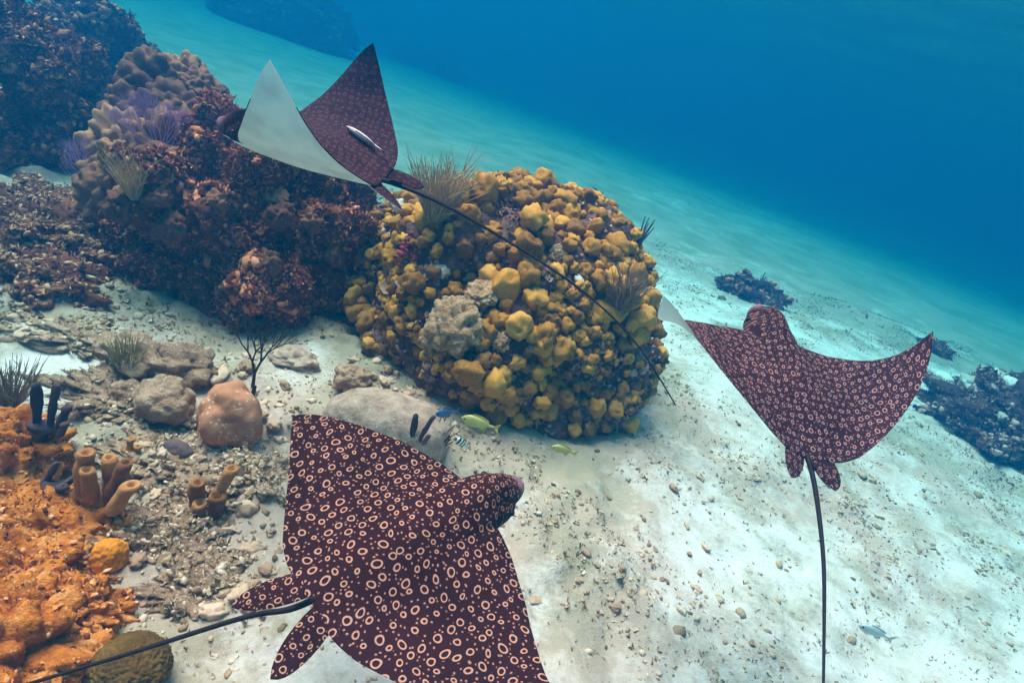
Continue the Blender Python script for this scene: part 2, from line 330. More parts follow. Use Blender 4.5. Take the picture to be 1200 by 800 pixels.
hz = link('haze', me, mh); hz['kind'] = 'stuff'
tag(hz, 'clear blue green sea water filling the whole scene', 'water')

# ------------------------------------------------------------------ growth templates
def leaf_temp(seed):
    V, Fc = blob(1, seed, 0.55, 1.3, 2); return V * np.array([1, 0.7, 0.45]), Fc
CHIPS = [leaf_temp(s) for s in range(60, 68)]
def blade_temp(seed):
    r = np.random.default_rng(seed); V = []; Fc = []
    for k in range(5):
        a = r.uniform(0, 6.28); l = r.uniform(.6, 1.2); e = r.uniform(.25, 1.0); dx, dy = math.cos(a), math.sin(a); wv = .09
        px, py = -dy * wv, dx * wv; i = len(V)
        V += [(px, py, 0), (-px, -py, 0), (dx * e * .5 - px, dy * e * .5 - py, l * .6), (dx * e * .5 + px, dy * e * .5 + py, l * .6), (dx * e, dy * e, l)]
        Fc += [(i, i + 1, i + 2), (i, i + 2, i + 3), (i + 3, i + 2, i + 4)]
    return np.array(V), np.array(Fc)
BLADES = [blade_temp(s) for s in range(6)]

def frond_temp(seed):
    r = np.random.default_rng(seed); m = int(r.integers(6, 9)); a = np.arange(m) * 2 * np.pi / m + r.uniform(0, .5, m)
    rr = r.uniform(.55, 1.25, m); ring = np.stack([rr * np.cos(a), rr * np.sin(a), r.uniform(-.1, .75, m)], -1); V = [[0, 0, -.25], *ring.tolist()]
    F_ = [(0, 1 + k, 1 + (k + 1) % m) for k in range(m)]
    return np.array(V), np.array(F_)
FRONDS = [frond_temp(s) for s in range(90, 102)]
NUBS = [(v * np.array([1, .9, .9]), f) for v, f in [blob(2, s, .5, 1.5, 3, .5, 1.6) for s in range(160, 166)]]
def chips_on(V, Fc, n, size, zmin, seed, ups=0.0, flat=0.6):
    """n small encrusting pieces over a surface: joined geometry"""
    N = vnormals(V, Fc); r = np.random.default_rng(seed)
    a = np.cross(V[Fc[:, 1]] - V[Fc[:, 0]], V[Fc[:, 2]] - V[Fc[:, 0]]); a = np.linalg.norm(a, axis=1)
    c = V[Fc].mean(1); a = a * (c[:, 2] > zmin) * (0.15 + sst(-.35, .3, fbm(c * 2.5, 3, seed)))
    f = r.choice(len(Fc), n, p=a / a.sum()); u = r.dirichlet((1, 1, 1), n)
    P = np.einsum('nk,nkj->nj', u, V[Fc[f]]); NN = N[Fc[f]].mean(1) + r.normal(0, .45, (n, 3)) + [0, 0, ups]
    s = size * np.exp(r.normal(0, .36, n)); Mt = frames(NN, r.uniform(0, 6.28, n)) * s[:, None, None]
    return P, Mt

def dome(center, rx, ry, h, sub, seed, lump=.12, lfreq=3.0, rough=.10, skirt=0.0, power=2.4, tilt=0.0):
    V, Fc = ico(sub); d = V.copy()
    e = (np.abs(d) ** power).sum(1) ** (-1 / power); d = d * e[:, None]
    g = 1 + lump * (0.35 - worley(V * lfreq + seed, seed) ** 2) * 2.0 + rough * fbm(V * 4 + seed, 5, seed, .6) + 0.10 * fbm(V * 1.2 + seed, 2, seed + 3)
    W = d * g[:, None] * np.array([rx, ry, h])
    W[:, 2] = np.where(W[:, 2] < 0, W[:, 2] * 0.15 - 0.03, W[:, 2])
    if skirt: W[:, :2] *= (1 + skirt * sst(h * .25, 0, W[:, 2]))[:, None]
    W[:, 0] += tilt * W[:, 2]
    return W + np.array(center), Fc
def bvh(V, Fc): return BVHTree.FromPolygons([tuple(v) for v in V], [tuple(int(i) for i in f) for f in Fc])
def hit(tree, px, py):
    d = Vector(pdir(px, py)).normalized(); r = tree.ray_cast(Vector(CAM), d)
    return (np.array(r[0]), np.array(r[1])) if r[0] else (None, None)
def local(o, V): return V - np.array(o.location)

# ------------------------------------------------------------------ the great mustard coral mound
C0 = np.array([-0.10, 5.02, -0.02])
mound = empty('coral_mound', C0, 'huge domed coral mound covered in mustard yellow lobes', 'coral')
V, Fc = dome(C0, 1.42, 1.35, 1.50, 6, 3, lump=.07, lfreq=3.0, rough=.06, power=1.95)
V[:, :2] = C0[:2] + (V[:, :2] - C0[:2]) * (1 - 0.10 * sst(.45, 0.0, V[:, 2]))[:, None]        # undercut foot
link('rock_core', mesh_np('mound_core', local(mound, V), Fc), M['mound_core'], mound)
mtree = bvh(V, Fc); N = vnormals(V, Fc)
def lobe_temp(seed):
    A, Fq = ico(3); z = A[:, 2]
    prof = 0.72 + 0.28 * sst(-0.9, 0.35, z)
    g = 1 + 0.22 * fbm(A * 1.3 + seed * 5, 3, seed) + 0.62 * (0.35 - worley(A * 1.7 + seed * 2.7, seed) ** 2) + .09 * fbm(A * 5, 3, seed, .7)
    B = A * g[:, None]; B[:, :2] *= prof[:, None]; B[:, 2] = np.where(B[:, 2] > 0, B[:, 2] * .9, B[:, 2] * 1.5)
    return B, Fq
LT = [lobe_temp(s) for s in range(10)]
LM = [mesh_np('coral_lobe', v, f) for v, f in LT]
for m_ in LM: m_.materials.append(M['lobe'])
LP = [mesh_np('pale_coral_lobe', v, f) for v, f in LT[:4]]
for m_ in LP: m_.materials.append(M['pale_lobe'])
brain_spots = [(532, 380, .19), (566, 345, .11), (585, 400, .08), (655, 300, .07), (640, 395, .09), (510, 400, .10)]
BR = []
for k, (px, py, r) in enumerate(brain_spots):
    P, nn = hit(mtree, px, py)
    BR.append((P, nn, r))
r_ = np.random.default_rng(21); pts = []; rr = []; nn_ = []
cand = r_.permutation(np.where(V[:, 2] > 0.16)[0])
big = fbm(V[cand] * 2.2, 2, 77); gap = fbm(V[cand] * 3.0, 2, 91)
for q, b_, g_ in zip(cand, big, gap):
    P = V[q]
    s = 0.049 * (1 + .40 * b_) * math.exp(r_.normal(0, .34)); s = min(max(s, .026), .085)
    if g_ > 0.7: continue
    if P[2] < .34 and r_.random() < .45: continue
    if any(np.linalg.norm(P - B[0]) < B[2] + s * .6 for B in BR[:3]): continue
    if pts:
        dd = np.linalg.norm(np.array(pts) - P, axis=1)
        if (dd < 0.60 * (np.array(rr) + s)).any(): continue
    pts.append(P); rr.append(s); nn_.append(N[q])
    if len(pts) > 1300: break
pts = np.array(pts); rr = np.array(rr); nn_ = np.array(nn_)
view = CAM - pts; view /= np.linalg.norm(view, axis=1, keepdims=True)
score = (nn_ * view).sum(1) + rr * 3 + (nn_[:, 2] * .2)
order = np.argsort(-score); keep = order[:298]; rest = order[298:]
ax = nn_ * .8 + np.array([0, 0, .55]) + r_.normal(0, .12, nn_.shape)
FR = frames(ax, r_.uniform(0, 6.28, len(pts)))
for q in keep:
    pale = r_.random() < .025
    o = link('coral_lobe', (LP if pale else LM)[r_.integers(0, 4 if pale else 10)], None, mound)
    sx = rr[q] * r_.uniform(.95, 1.4); sz = rr[q] * r_.uniform(.8, 1.6)
    m3 = FR[q] @ np.diag([sx, rr[q], sz]); m4 = Matrix([list(m3[i]) + [0] for i in range(3)] + [[0, 0, 0, 1]])
    m4.translation = Vector(pts[q] - C0 + nn_[q] * rr[q] * .35); o.matrix_local = m4
if len(rest):
    A, Fq = scatter([(v, f) for v, f in [ (lambda z: (z[0], z[1]))(lobe_temp(s)) for s in range(3)]], pts[rest] - C0, FR[rest] * rr[rest][:, None, None])
    o = link('far_side_lobes', mesh_np('far_lobes', A, Fq), M['lobe_stuff'], mound); o['kind'] = 'stuff'
P, Mt = chips_on(V, Fc, 13000, .020, 0.0, 5, .3)
A, Fq = scatter(FRONDS + CHIPS[:4], P - C0, Mt); o = link('encrusting_growth', mesh_np('mound_crust', A, Fq), M['mound_crust'], mound); o['kind'] = 'stuff'
for k, (P, nn, r) in enumerate(BR):
    A, Fq = blob(5, 30 + k, .22, 1.8, 5, .40, 3.4, (1, 1, .5)); f3 = frames(nn[None] + np.array([[0, 0, .2]]))[0]
    link('pale_patch', mesh_np('pale_patch', (A * r) @ f3.T + P - C0, Fq), M['brain'], mound)
P, nn = hit(mtree, 482, 295)
Pm = P + r_.normal(0, .055, (90, 3)); A, Fq = scatter(CHIPS, Pm - C0, frames(np.tile(nn, (90, 1)) + r_.normal(0, .5, (90, 3))) * (.022 * np.exp(r_.normal(0, .3, 90)))[:, None, None])
o = link('red_algae_patch', mesh_np('red_algae', A, Fq), M['red_algae'], mound); o['kind'] = 'stuff'

# ------------------------------------------------------------------ reefs on the left and far off
def reef(name, label, c, rx, ry, h, sub, seed, nchip, csize, core='reef_core', crust='reef_crust', cat='reef', group=None, **kw):
    c = np.array([c[0], c[1], float(height(c[0:1], c[1:2])[0]) - .02]) if len(c) == 2 or True else c
    e = empty(name, c, label, cat, group)
    V, Fc = dome(c, rx, ry, h, sub, seed, **kw)
    link('rock_core', mesh_np(name + '_core', local(e, V), Fc), M[core], e)
    if nchip:
        P, Mt = chips_on(V, Fc, nchip, csize, c[2] - .05, seed, .2)
        A, Fq = scatter(FRONDS[:5] + CHIPS + CHIPS[:5], P - c, Mt); o = link('encrusting_growth', mesh_np(name + '_crust', A, Fq), M[crust], e); o['kind'] = 'stuff'
        P, Mt = chips_on(V, Fc, nchip // 2, csize * 1.25, c[2] - .05, seed + 1, .5)
        A, Fq = scatter(BLADES, P - c, Mt); o = link('algae_fuzz', mesh_np(name + '_fuzz', A, Fq), M[crust], e); o['kind'] = 'stuff'
    return e, V, Fc
C1 = np.array([-2.52, 5.05])
dark, V1, F1 = reef('reef_outcrop', 'tall dark brown reef outcrop with rounded coral knobs on top', C1, 1.06, 1.0, 1.28, 6, 12, 30000, .021, lump=.20, lfreq=2.6, rough=.17, power=2.3)
t1 = bvh(V1, F1); C1 = np.array(dark.location)
# rounded head of lumps on the outcrop's back shoulder
for k, (px, py, dep, r) in enumerate([(185, 110, 5.75, .34), (165, 140, 5.6, .30), (212, 100, 5.85, .27), (235, 112, 5.7, .20), (247, 135, 5.6, .17), (205, 150, 5.5, .33), (236, 150, 5.45, .16), (160, 185, 5.4, .36), (262, 158, 5.4, .17), (215, 190, 5.3, .40), (150, 225, 5.1, .30), (270, 200, 5.2, .32)]):
    P = at(px, py, dep); A, Fq = blob(5, 80 + k, .20, 2.0, 6, .45, 3.8)
    link('coral_knob', mesh_np('coral_knob', A * r + P - C1, Fq), M['knob'], dark)
N1 = vnormals(V1, F1); pk = r_.permutation(np.where(V1[:, 2] > .5)[0])[:60]
KM = [mesh_np('small_knob', *blob(4, 140 + s, .3, 2.2, 5, .5, 3.2)) for s in range(5)]
for m_ in KM: m_.materials.append(M['knob'])
for q in pk:
    o = link('small_knob', KM[r_.integers(0, 5)], None, dark); s = r_.uniform(.05, .12); o.scale = (s, s, s * .9); o.location = V1[q] - C1; o.rotation_euler = r_.uniform(0, 6, 3)
# reef further left, partly out of the picture
p_ = ground(35, 195); c_ = np.array([p_[0] - 1.15, p_[1] + .7])
reefL, V2, F2 = reef('reef_outcrop', 'dark purple reef outcrop behind the bare sand on the far left', c_, 1.30, 1.1, 1.30, 6, 22, 17000, .027, lump=.2, lfreq=2.4, rough=.16)
p_ = ground(62, 105); reef('reef_outcrop', 'hazy twin humped reef standing behind the two dark outcrops', np.array([p_[0] - .1, p_[1] + .6]), 1.0, .9, 1.25, 5, 33, 5000, .045, 'far_reef', 'reef_crust', lump=.32, lfreq=1.7, rough=.16)
for k, (px, py, rx, h, lab) in enumerate([(330, 75, 3.2, 2.0, 'faint far blue reef shape beyond the raised ray wing'), (500, 95, 2.6, 1.7, 'faint far blue reef shape right of the upright wing tip')]):
    p_ = ground(px, py) * 1.5; reef('distant_reef', lab, np.array([p_[0], p_[1]]), rx, 1.6, h, 5, 44 + k, 900, .14, 'far_reef', 'reef_crust', lump=.25, lfreq=2.2, rough=.15)
# low reef flat between the sand and the left reef
p_ = ground(70, 285); reef('low_reef', 'low brown rubble reef flat left of the dark outcrop', np.array([p_[0] - .2, p_[1]]), .95, .8, .26, 6, 51, 9000, .019, 'reef_core', 'low_crust', lump=.25, lfreq=5, rough=.35)
p_ = ground(45, 330); reef('low_reef', 'small brown crusted rock at the edge of bare left sand', np.array([p_[0], p_[1]]), .42, .30, .18, 5, 52, 1500, .022, 'reef_core', 'low_crust', lump=.3, lfreq=3, rough=.3)
# reef at right edge with pale lobes
p_ = ground(1185, 525); c_ = np.array([p_[0] + .55, p_[1] + .3])
rr_, V3, F3 = reef('low_reef', 'low dark reef with pale rounded lobes on the right sand slope', c_, 1.25, 1.05, .62, 6, 61, 6000, .028, 'far_reef', 'mound_crust', lump=.3, lfreq=3.4, rough=.2)
for q in r_.permutation(np.where(V3[:, 2] > .22)[0])[:26]:
    o = link('pale_lobe', LP[r_.integers(0, 4)], None, rr_); s = r_.uniform(.06, .13); o.scale = (s * 1.5, s, s * .8); o.location = V3[q] - np.array(rr_.location); o.rotation_euler = (0, 0, r_.uniform(0, 6))
p_ = ground(880, 352); e_, V4, F4 = reef('coral_outcrop', 'small dark coral outcrop alone on the distant pale slope', np.array([p_[0], p_[1] + .1]), .50, .30, .30, 5, 63, 400, .04, 'far_reef', 'reef_crust', lump=.4, lfreq=2.5, rough=.3)
p_ = ground(1097, 414); reef('coral_outcrop', 'tiny dark coral patch just behind the raised right wing tip', np.array([p_[0], p_[1] + .1]), .26, .20, .16, 4, 64, 150, .04, 'far_reef', 'reef_crust', lump=.3, lfreq=2.5, rough=.3)

TREES = []
def surf(px, py):
    g = ground(px, py); best = g
    for tr in TREES:
        P, n_ = hit(tr, px, py)
        if P is not None and np.linalg.norm(P - CAM) < np.linalg.norm(best - CAM): best = P
    return best
# ------------------------------------------------------------------ orange encrusted rocks, near left
for k, (px, py, rx, ry, h, lab) in enumerate([
        (8, 530, .24, .22, .20, 'orange crusted rock lump beneath the grey finger sponges'),
        (22, 612, .26, .20, .13, 'dark orange crusted rock beside the leaning finger sponges'),
        (85, 618, .24, .18, .12, 'brown orange rock at the foot of brown tube sponges'),
        (25, 680, .30, .15, .15, 'orange rock ledge left of the round orange sponge'),
        (85, 712, .19, .12, .13, 'pinkish orange rock ridge above the olive disc coral'),
        (0, 765, .30, .24, .22, 'large bright orange crusted rock in the bottom reef corner'),
        (62, 790, .18, .15, .12, 'low orange rock between the big orange rock and olive coral')]):
    p_ = ground(px, py); _, Vo, Fo = reef('orange_rock', lab, np.array([p_[0], p_[1]]), rx, ry, h, 6 if k in (3, 4, 5) else 5, 70 + k, 700, .010, 'orange', 'orange_crust', 'rock', None, lump=.34, lfreq=3.2, rough=.17, power=2.4)
    TREES.append(bvh(Vo, Fo))
p_ = surf(128, 662); A, Fq = blob(5, 5, .12, 1.8, 5, .10, 5.0)
o = tag(link('ball_sponge', mesh_np('ball_sponge', A * np.array([.068, .068, .082]) + [0, 0, .055], Fq), M['orange_ball']), 'smooth bright orange ball sponge beside the orange rocks', 'sponge'); o.location = p_
p_ = ground(156, 790); A, Fq = blob(6, 6, .06, 1.6, 6, .10, 9.0); A[:, :2] *= (1 - .12 * np.abs(A[:, 2:3]))
o = tag(link('disc_coral', mesh_np('disc_coral', A * np.array([.135, .125, .10]) + [0, 0, .06], Fq), M['disc']), 'olive brown rounded coral under the thin ray tail', 'coral'); o.location = p_

# ------------------------------------------------------------------ boulders and rubble
def boulder(name, label, px, py, s, seed, mat, cat='coral', sub=5, sink=.25, **kw):
    p = ground(px, py); A, Fq = blob(sub, seed, **kw); A = A * np.array(s); A[:, 2] = np.maximum(A[:, 2], -s[2] * .5) + s[2] * (1 - sink) * .6
    o = tag(link(name, mesh_np(name, A, Fq), M[mat]), label, cat); o.location = p; return o, A + p, Fq
bald, VB, FB = boulder('boulder_coral', 'smooth orange brown boulder coral below the black branching gorgonian', 265, 505, (.185, .16, .21), 91, 'bald', amp=.14, freq=1.3, oct=3, lump=.16, lfreq=1.5)
pale, VP, FP = boulder('pale_boulder', 'large pale cream boulder beside the foot of the mustard mound', 452, 522, (.37, .31, .26), 92, 'boulder', amp=.12, freq=1.2, oct=5, lump=.06, lfreq=2.0)
boulder('rubble_rock', 'round pale tan dead coral boulder left of the orange brown coral', 190, 482, (.17, .15, .14), 93, 'rubble', 'rock', amp=.2, lump=.2)
boulder('rubble_rock', 'smaller tan stone against the round pale dead coral boulder', 152, 470, (.11, .09, .09), 94, 'rubble', 'rock', amp=.2, lump=.2)
boulder('rubble_rock', 'lumpy tan rock stack between the olive plume and boulder coral', 215, 440, (.22, .17, .13), 95, 'rubble', 'rock', amp=.28, lump=.35, lfreq=2.6)
boulder('rubble_rock', 'low knobbly rock touching the foot of the dark outcrop', 165, 425, (.26, .15, .11), 96, 'rubble', 'rock', amp=.3, lump=.35)
boulder('dark_sponge', 'dark brown oval sponge on the rubble by brown tube sponges', 208, 530, (.085, .055, .05), 97, 'tube_purple', 'sponge', sub=4, amp=.1)
boulder('rubble_rock', 'pale flat rock half buried in bright sand by the mound', 345, 425, (.17, .12, .06), 98, 'boulder', 'rock', amp=.3, lump=.3)
boulder('rubble_rock', 'crusty tan rock between mound foot and pale cream boulder', 412, 452, (.12, .10, .10), 99, 'rubble', 'rock', amp=.3, lump=.35)
for k, (px, py, rx, ry, h, lab) in enumerate([
        (150, 468, .34, .20, .07, 'low tan rubble bank under the olive plume and round boulders'),
        (205, 548, .30, .17, .06, 'low tan rubble bank around the dark oval sponge'),
        (255, 590, .24, .15, .06, 'low crusty rubble bank at the foot of yellowish tube sponges'),
        (180, 640, .26, .16, .06, 'low brown rubble bank right of the round orange sponge'),
        (245, 690, .22, .13, .05, 'low tan rubble bank above the pelvic fins of the lowest ray'),
        (300, 560, .18, .14, .05, 'low tan rubble bank beside the wing edge of the lowest ray'),
        (95, 395, .40, .16, .05, 'low thin rubble strip across the bare sand by the outcrop')]):
    p_ = ground(px, py); reef('rubble_bank', lab, np.array([p_[0], p_[1]]), rx, ry, h, 5, 110 + k, 1500, .014, 'rubble', 'rubble_chip', 'rubble', None, lump=.5, lfreq=5, rough=.6)
RT = [mesh_np('rubble_stone', *blob(3, 200 + s, .42, 1.9, 4, .5, 2.4, (1, .8, .65))) for s in range(7)]
for m_ in RT: m_.materials.append(M['stone'])
def stones(n, box, smin, smax, label, group, seed, okf=None):
    r = np.random.default_rng(seed); k = 0
    while k < n:
        px, py = r.uniform(box[0], box[2]), r.uniform(box[1], box[3])
        if okf and not okf(px, py): continue
        p = ground(px, py); s = smin * (smax / smin) ** (r.random() ** 1.8)
        o = tag(link('rubble_stone', RT[r.integers(0, 7)]), label, 'rock', group); o.location = p + [0, 0, s * .12]; o.scale = (s, s * r.uniform(.7, 1), s * r.uniform(.6, .9)); o.rotation_euler = (r.normal(0, .2), r.normal(0, .2), r.uniform(0, 6.3)); k += 1
stones(60, (110, 395, 340, 520), .02, .075, 'lumpy tan rubble stone on the bottom around the boulder corals', 'rubble stones around the boulder corals', 1)
stones(75, (130, 520, 330, 720), .015, .055, 'small brown rubble stone on the bottom by the brown tube sponges', 'rubble stones by the tube sponges', 2)
stones(45, (0, 300, 150, 420), .02, .06, 'small brown rubble stone on the bare sand by the low reef', 'rubble stones by the low reef', 3)
stones(40, (600, 560, 840, 720), .012, .035, 'small pale rubble stone on mottled sand in front of the mound', 'rubble stones in front of the mound', 4)
stones(14, (820, 470, 1190, 790), .008, .020, 'small grey stone scattered on the open white sand', 'stones on the open sand', 5)
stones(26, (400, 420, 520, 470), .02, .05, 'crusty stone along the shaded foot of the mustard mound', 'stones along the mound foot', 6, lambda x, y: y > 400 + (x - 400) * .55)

# loose chips and algae tufts: uncountable cover
n = 95000; x = rng.uniform(-5, 6.5, n); y = rng.uniform(.8, 9.5, n)
wgt = rubble_w(x, y) * sst(-.25, .35, fbm(np.stack([x, y, 0 * x], -1) * 3.2, 3, 15)) + .012
s_ = rng.random(n) < wgt; x = x[s_]; y = y[s_]; n = len(x)
P = np.stack([x, y, height(x, y)], -1); sz = .0085 * np.exp(rng.normal(0, .5, n)) * (1 + .05 * y)
A, Fq = scatter(CHIPS + FRONDS[:2], P, frames(rng.normal(0, .35, (n, 3)) + [0, 0, 1], rng.uniform(0, 6.28, n)) * sz[:, None, None])
o = tag(link('coral_rubble', mesh_np('coral_rubble', A, Fq), M['rubble_chip']), 'loose broken coral chips strewn over the sea bed', 'rubble'); o['kind'] = 'stuff'
n = 160000; x = rng.uniform(-5, 8.5, n); y = rng.uniform(.8, 12, n)
wgt = rubble_w(x, y) * sst(-.2, .4, fbm(np.stack([x, y, 0 * x], -1) * 2.4, 3, 19)) * .9 + .008
s_ = rng.random(n) < wgt; x = x[s_]; y = y[s_]; n = len(x)
P = np.stack([x, y, height(x, y) - .002], -1); sz = .0135 * np.exp(rng.normal(0, .45, n))
A, Fq = scatter(BLADES, P, frames(rng.normal(0, .6, (n, 3)) + [0, 0, 1], rng.uniform(0, 6.28, n)) * sz[:, None, None])
o = tag(link('algae_turf', mesh_np('algae_turf', A, Fq, False), M['tuft']), 'short brown green algae turf growing over rubble and sand', 'algae'); o['kind'] = 'stuff'

# ------------------------------------------------------------------ sponges
def finger(h, r0, r1, bend, seed, hollow=True):
    rs = np.random.default_rng(seed); n = 12; sides = 14; z = np.linspace(0, 1, n)
    a = rs.uniform(0, 6.28); ctr = np.stack([bend * z ** 1.6 * math.cos(a), bend * z ** 1.6 * math.sin(a), z * h], -1)
    rad_ = (r0 + (r1 - r0) * z) * (1 + .10 * np.sin(z * 9 + seed)); rad_[-1] *= .80; rad_[-2] *= 1.0
    rings = [(ctr[k], rad_[k]) for k in range(n)]
    if hollow: rings += [(ctr[-1] - [0, 0, .15 * r1], rad_[-1] * .55), (ctr[-1] - [0, 0, h * .2], rad_[-1] * .45), (ctr[-1] - [0, 0, h * .2], .001)]
    else: rings += [(ctr[-1] + [0, 0, r1 * .35], rad_[-1] * .55), (ctr[-1] + [0, 0, r1 * .45], .001)]
    ang = np.arange(sides) * 2 * np.pi / sides; V = []
    for c, r in rings:
        ring = np.stack([c[0] + r * np.cos(ang), c[1] + r * np.sin(ang), np.full(sides, c[2])], -1); V.append(ring)
    V = np.concatenate(V); V = V + (r0 * .22 * fbm(V * (.45 / r0) + seed, 3, seed))[:, None] * np.concatenate([np.stack([np.cos(ang), np.sin(ang), 0 * ang], -1)] * len(rings))
    a_ = np.arange(len(rings) - 1)[:, None] * sides; j = np.arange(sides)[None]; k = ((np.arange(sides) + 1) % sides)[None]
    return V, np.stack([a_ + j, a_ + k, a_ + sides + k, a_ + sides + j], -1).reshape(-1, 4)
def sponge(label, p, fingers, mat, name='tube_sponge', part='tube', hollow=True, base=.05):
    e = empty(name, p, label, 'sponge')
    A, Fq = blob(3, 300, .25, 2, 3); link('base', mesh_np(name + '_base', A * np.array([base * 1.4, base, base * .6]), Fq), M[mat], e)
    for k, (dx, dy, h, r, lx, ly) in enumerate(fingers):
        V, Fc = finger(h, r * .85, r, .15 * h, 400 + k + int(abs(p[0]) * 50), hollow); V[:, 0] += dx + lx * V[:, 2]; V[:, 1] += dy + ly * V[:, 2]
        link(part, mesh_np(part, V, Fc), M[mat], e)
    return e
sponge('cluster of stubby brown tube sponges among the orange rocks', surf(112, 585), [(-.07, .0, .27, .040, .0, .1), (-.005, -.02, .22, .038, .05, 0), (.06, .01, .25, .033, .15, 0), (.11, -.03, .19, .040, .3, 0), (.02, .06, .21, .035, .1, .1)], 'tube')
sponge('cluster of yellowish brown tube sponges on rubble beside dark oval sponge', ground(238, 602), [(-.04, 0, .23, .042, -.05, 0), (.03, .02, .33, .034, .12, .1), (.07, -.02, .19, .040, .2, 0), (0, -.05, .14, .036, 0, 0)], 'tube')
sponge('tall slim grey brown finger sponges rising behind the orange rock', surf(50, 500), [(-.03, 0, .27, .026, .05, 0), (.03, .01, .24, .020, .1, 0), (.08, 0, .15, .022, .25, 0), (.11, -.02, .10, .020, .3, 0)], 'tube_purple', 'finger_sponge', 'finger', False)
sponge('dark leaning finger sponges in the gap between orange rocks', surf(68, 572), [(-.08, .02, .13, .020, .55, .1), (0, 0, .17, .022, .8, .1), (.07, -.01, .11, .020, .7, 0), (.03, -.05, .09, .024, .6, 0)], 'tube_purple', 'finger_sponge', 'finger', False)
tp = bvh(VP, FP); P, nn = hit(tp, 487, 515)
P = P if P is not None else ground(487, 515)
sponge('small dark finger sponge growing on the pale cream boulder', P - nn * .02 if nn is not None else P, [(-.02, 0, .16, .020, .0, 0), (.03, .01, .20, .015, .08, 0), (.06, -.01, .08, .015, .2, 0)], 'tube_purple', 'finger_sponge', 'finger', False, .02)
sponge('small brown sponge stub on rubble above yellowish tube sponges', ground(152, 528), [(0, 0, .08, .022, 0, 0), (.04, 0, .06, .02, .2, 0)], 'tube', base=.03)

# ------------------------------------------------------------------ soft corals
def plume(name, label, p, n, h, spread, r, mat, seed, lean=(0, 0), sub=0, cat='soft coral', curl=.3):
    rs = np.random.default_rng(seed); paths = []
    for k in range(n):
        a = rs.uniform(0, 6.28); s = spread * math.sqrt(rs.random()); L = h * rs.uniform(.6, 1.05); t_ = np.linspace(0, 1, 7)[:, None]
        d = np.array([math.cos(a) * s + lean[0], math.sin(a) * s + lean[1], 1.0]); d /= np.linalg.norm(d)
        side = np.array([math.cos(a + 1), math.sin(a + 1), 0]) * rs.normal(0, curl) * L * .25
        P = d * L * t_ + side * t_ ** 2 + np.array([math.cos(a), math.sin(a), 0]) * s * .12 * h
        paths.append((P, r * (1 - .7 * t_[:, 0])))
        for q in range(sub):
            i = rs.integers(1, 6); dd = d + rs.normal(0, .35, 3); l2 = L * rs.uniform(.2, .4); tt = np.linspace(0, 1, 4)[:, None]
            paths.append((P[i] + dd * l2 * tt, r * .7 * (1 - .7 * tt[:, 0])))
    V, Fc = tubes(paths, 4); o = tag(link(name, mesh_np(name, V, Fc), M[mat]), label, cat); o.location = p; return o
P, nn = hit(mtree, 508, 262); plume('sea_plume', 'feathery tan sea plume on the shoulder of the mustard mound', (P - [0, 0, .03]) if P is not None else at(508, 262, 4.7), 170, .50, .50, .007, 'tan_plume', 1, (.0, -.1), 3)
P, nn = hit(mtree, 722, 372); plume('sea_plume', 'bushy brown sea plume on the steep side of the mustard mound', P - nn * .02, 170, .36, .55, .006, 'brown_plume', 2, (-.15, -.15), 3)
P, nn = hit(mtree, 749, 283); plume('sea_whip', 'short grey sea whips on the skyline of the mustard mound', (P if P is not None else at(749, 283, 4.9)) - [0, 0, .02], 6, .24, .3, .011, 'whip', 3, (.1, 0))
plume('sea_plume', 'olive yellow bushy sea plume on rubble left of tan rocks', ground(147, 440), 120, .26, .55, .005, 'olive_plume', 4, (0, 0), 1)
plume('sea_plume', 'pale brown wiry sea plume behind the slim finger sponges', ground(12, 478), 120, .30, .7, .004, 'brown_plume', 5, (0, 0), 2)
P, nn = hit(t1, 158, 235); plume('sea_plume', 'feathery brown plume on the face of the dark outcrop', P if P is not None else at(158, 235, 5), 90, .34, .55, .005, 'tan_plume', 6, (-.1, -.2), 2)
plume('sea_plume', 'grey green wispy sea plume on sand behind outcrop and mound', ground(425, 300), 60, .42, .5, .007, 'brown_plume', 7, (0, 0), 1)
plume('sea_whip', 'tiny sea whip on the lone coral outcrop of the slope', np.array(e_.location) + [.05, 0, .2], 7, .3, .25, .012, 'whip', 8)
plume('sea_plume', 'dark branching sprig between pale cream boulder and small striped fish', ground(505, 525), 12, .24, .6, .007, 'black_gorg', 9, (.5, 0), 2)

def branch_fan(rs, P0, d0, L, r, lvl, u, v, paths, spread, split=2):
    t_ = np.linspace(0, 1, 4)[:, None]; b = rs.normal(0, .06)
    P = P0 + d0 * L * t_ + (-u * d0.dot(v) + v * d0.dot(u)) * b * L * t_ ** 2
    paths.append((P, r * (1 - .25 * t_[:, 0])))
    if lvl == 0: return
    a0 = math.atan2(d0.dot(v), d0.dot(u))
    for k in range(split):
        a = a0 + (k - (split - 1) / 2) * spread * rs.uniform(.7, 1.3) + rs.normal(0, .08)
        a = a * .9 + (math.pi / 2) * .1
        branch_fan(rs, P[-1], u * math.cos(a) + v * math.sin(a) + np.cross(u, v) * rs.normal(0, .12), L * rs.uniform(.72, .92), r * .74, lvl - 1, u, v, paths, spread * .95, split)
rs = np.random.default_rng(4); paths = []; u = np.array([1.0, .1, 0]); v = np.array([0, 0, 1.0])
base = ground(291, 497); branch_fan(rs, np.zeros(3), v, .28, .017, 0, u, v, paths, .5); branch_fan(rs, np.array([0, 0, .27]), v, .10, .012, 7, u, v, paths, .50)
V, Fc = tubes(paths, 5); o = tag(link('branching_gorgonian', mesh_np('branching_gorgonian', V, Fc), M['black_gorg']), 'black tree shaped gorgonian rising over the orange brown boulder coral', 'soft coral'); o.location = base
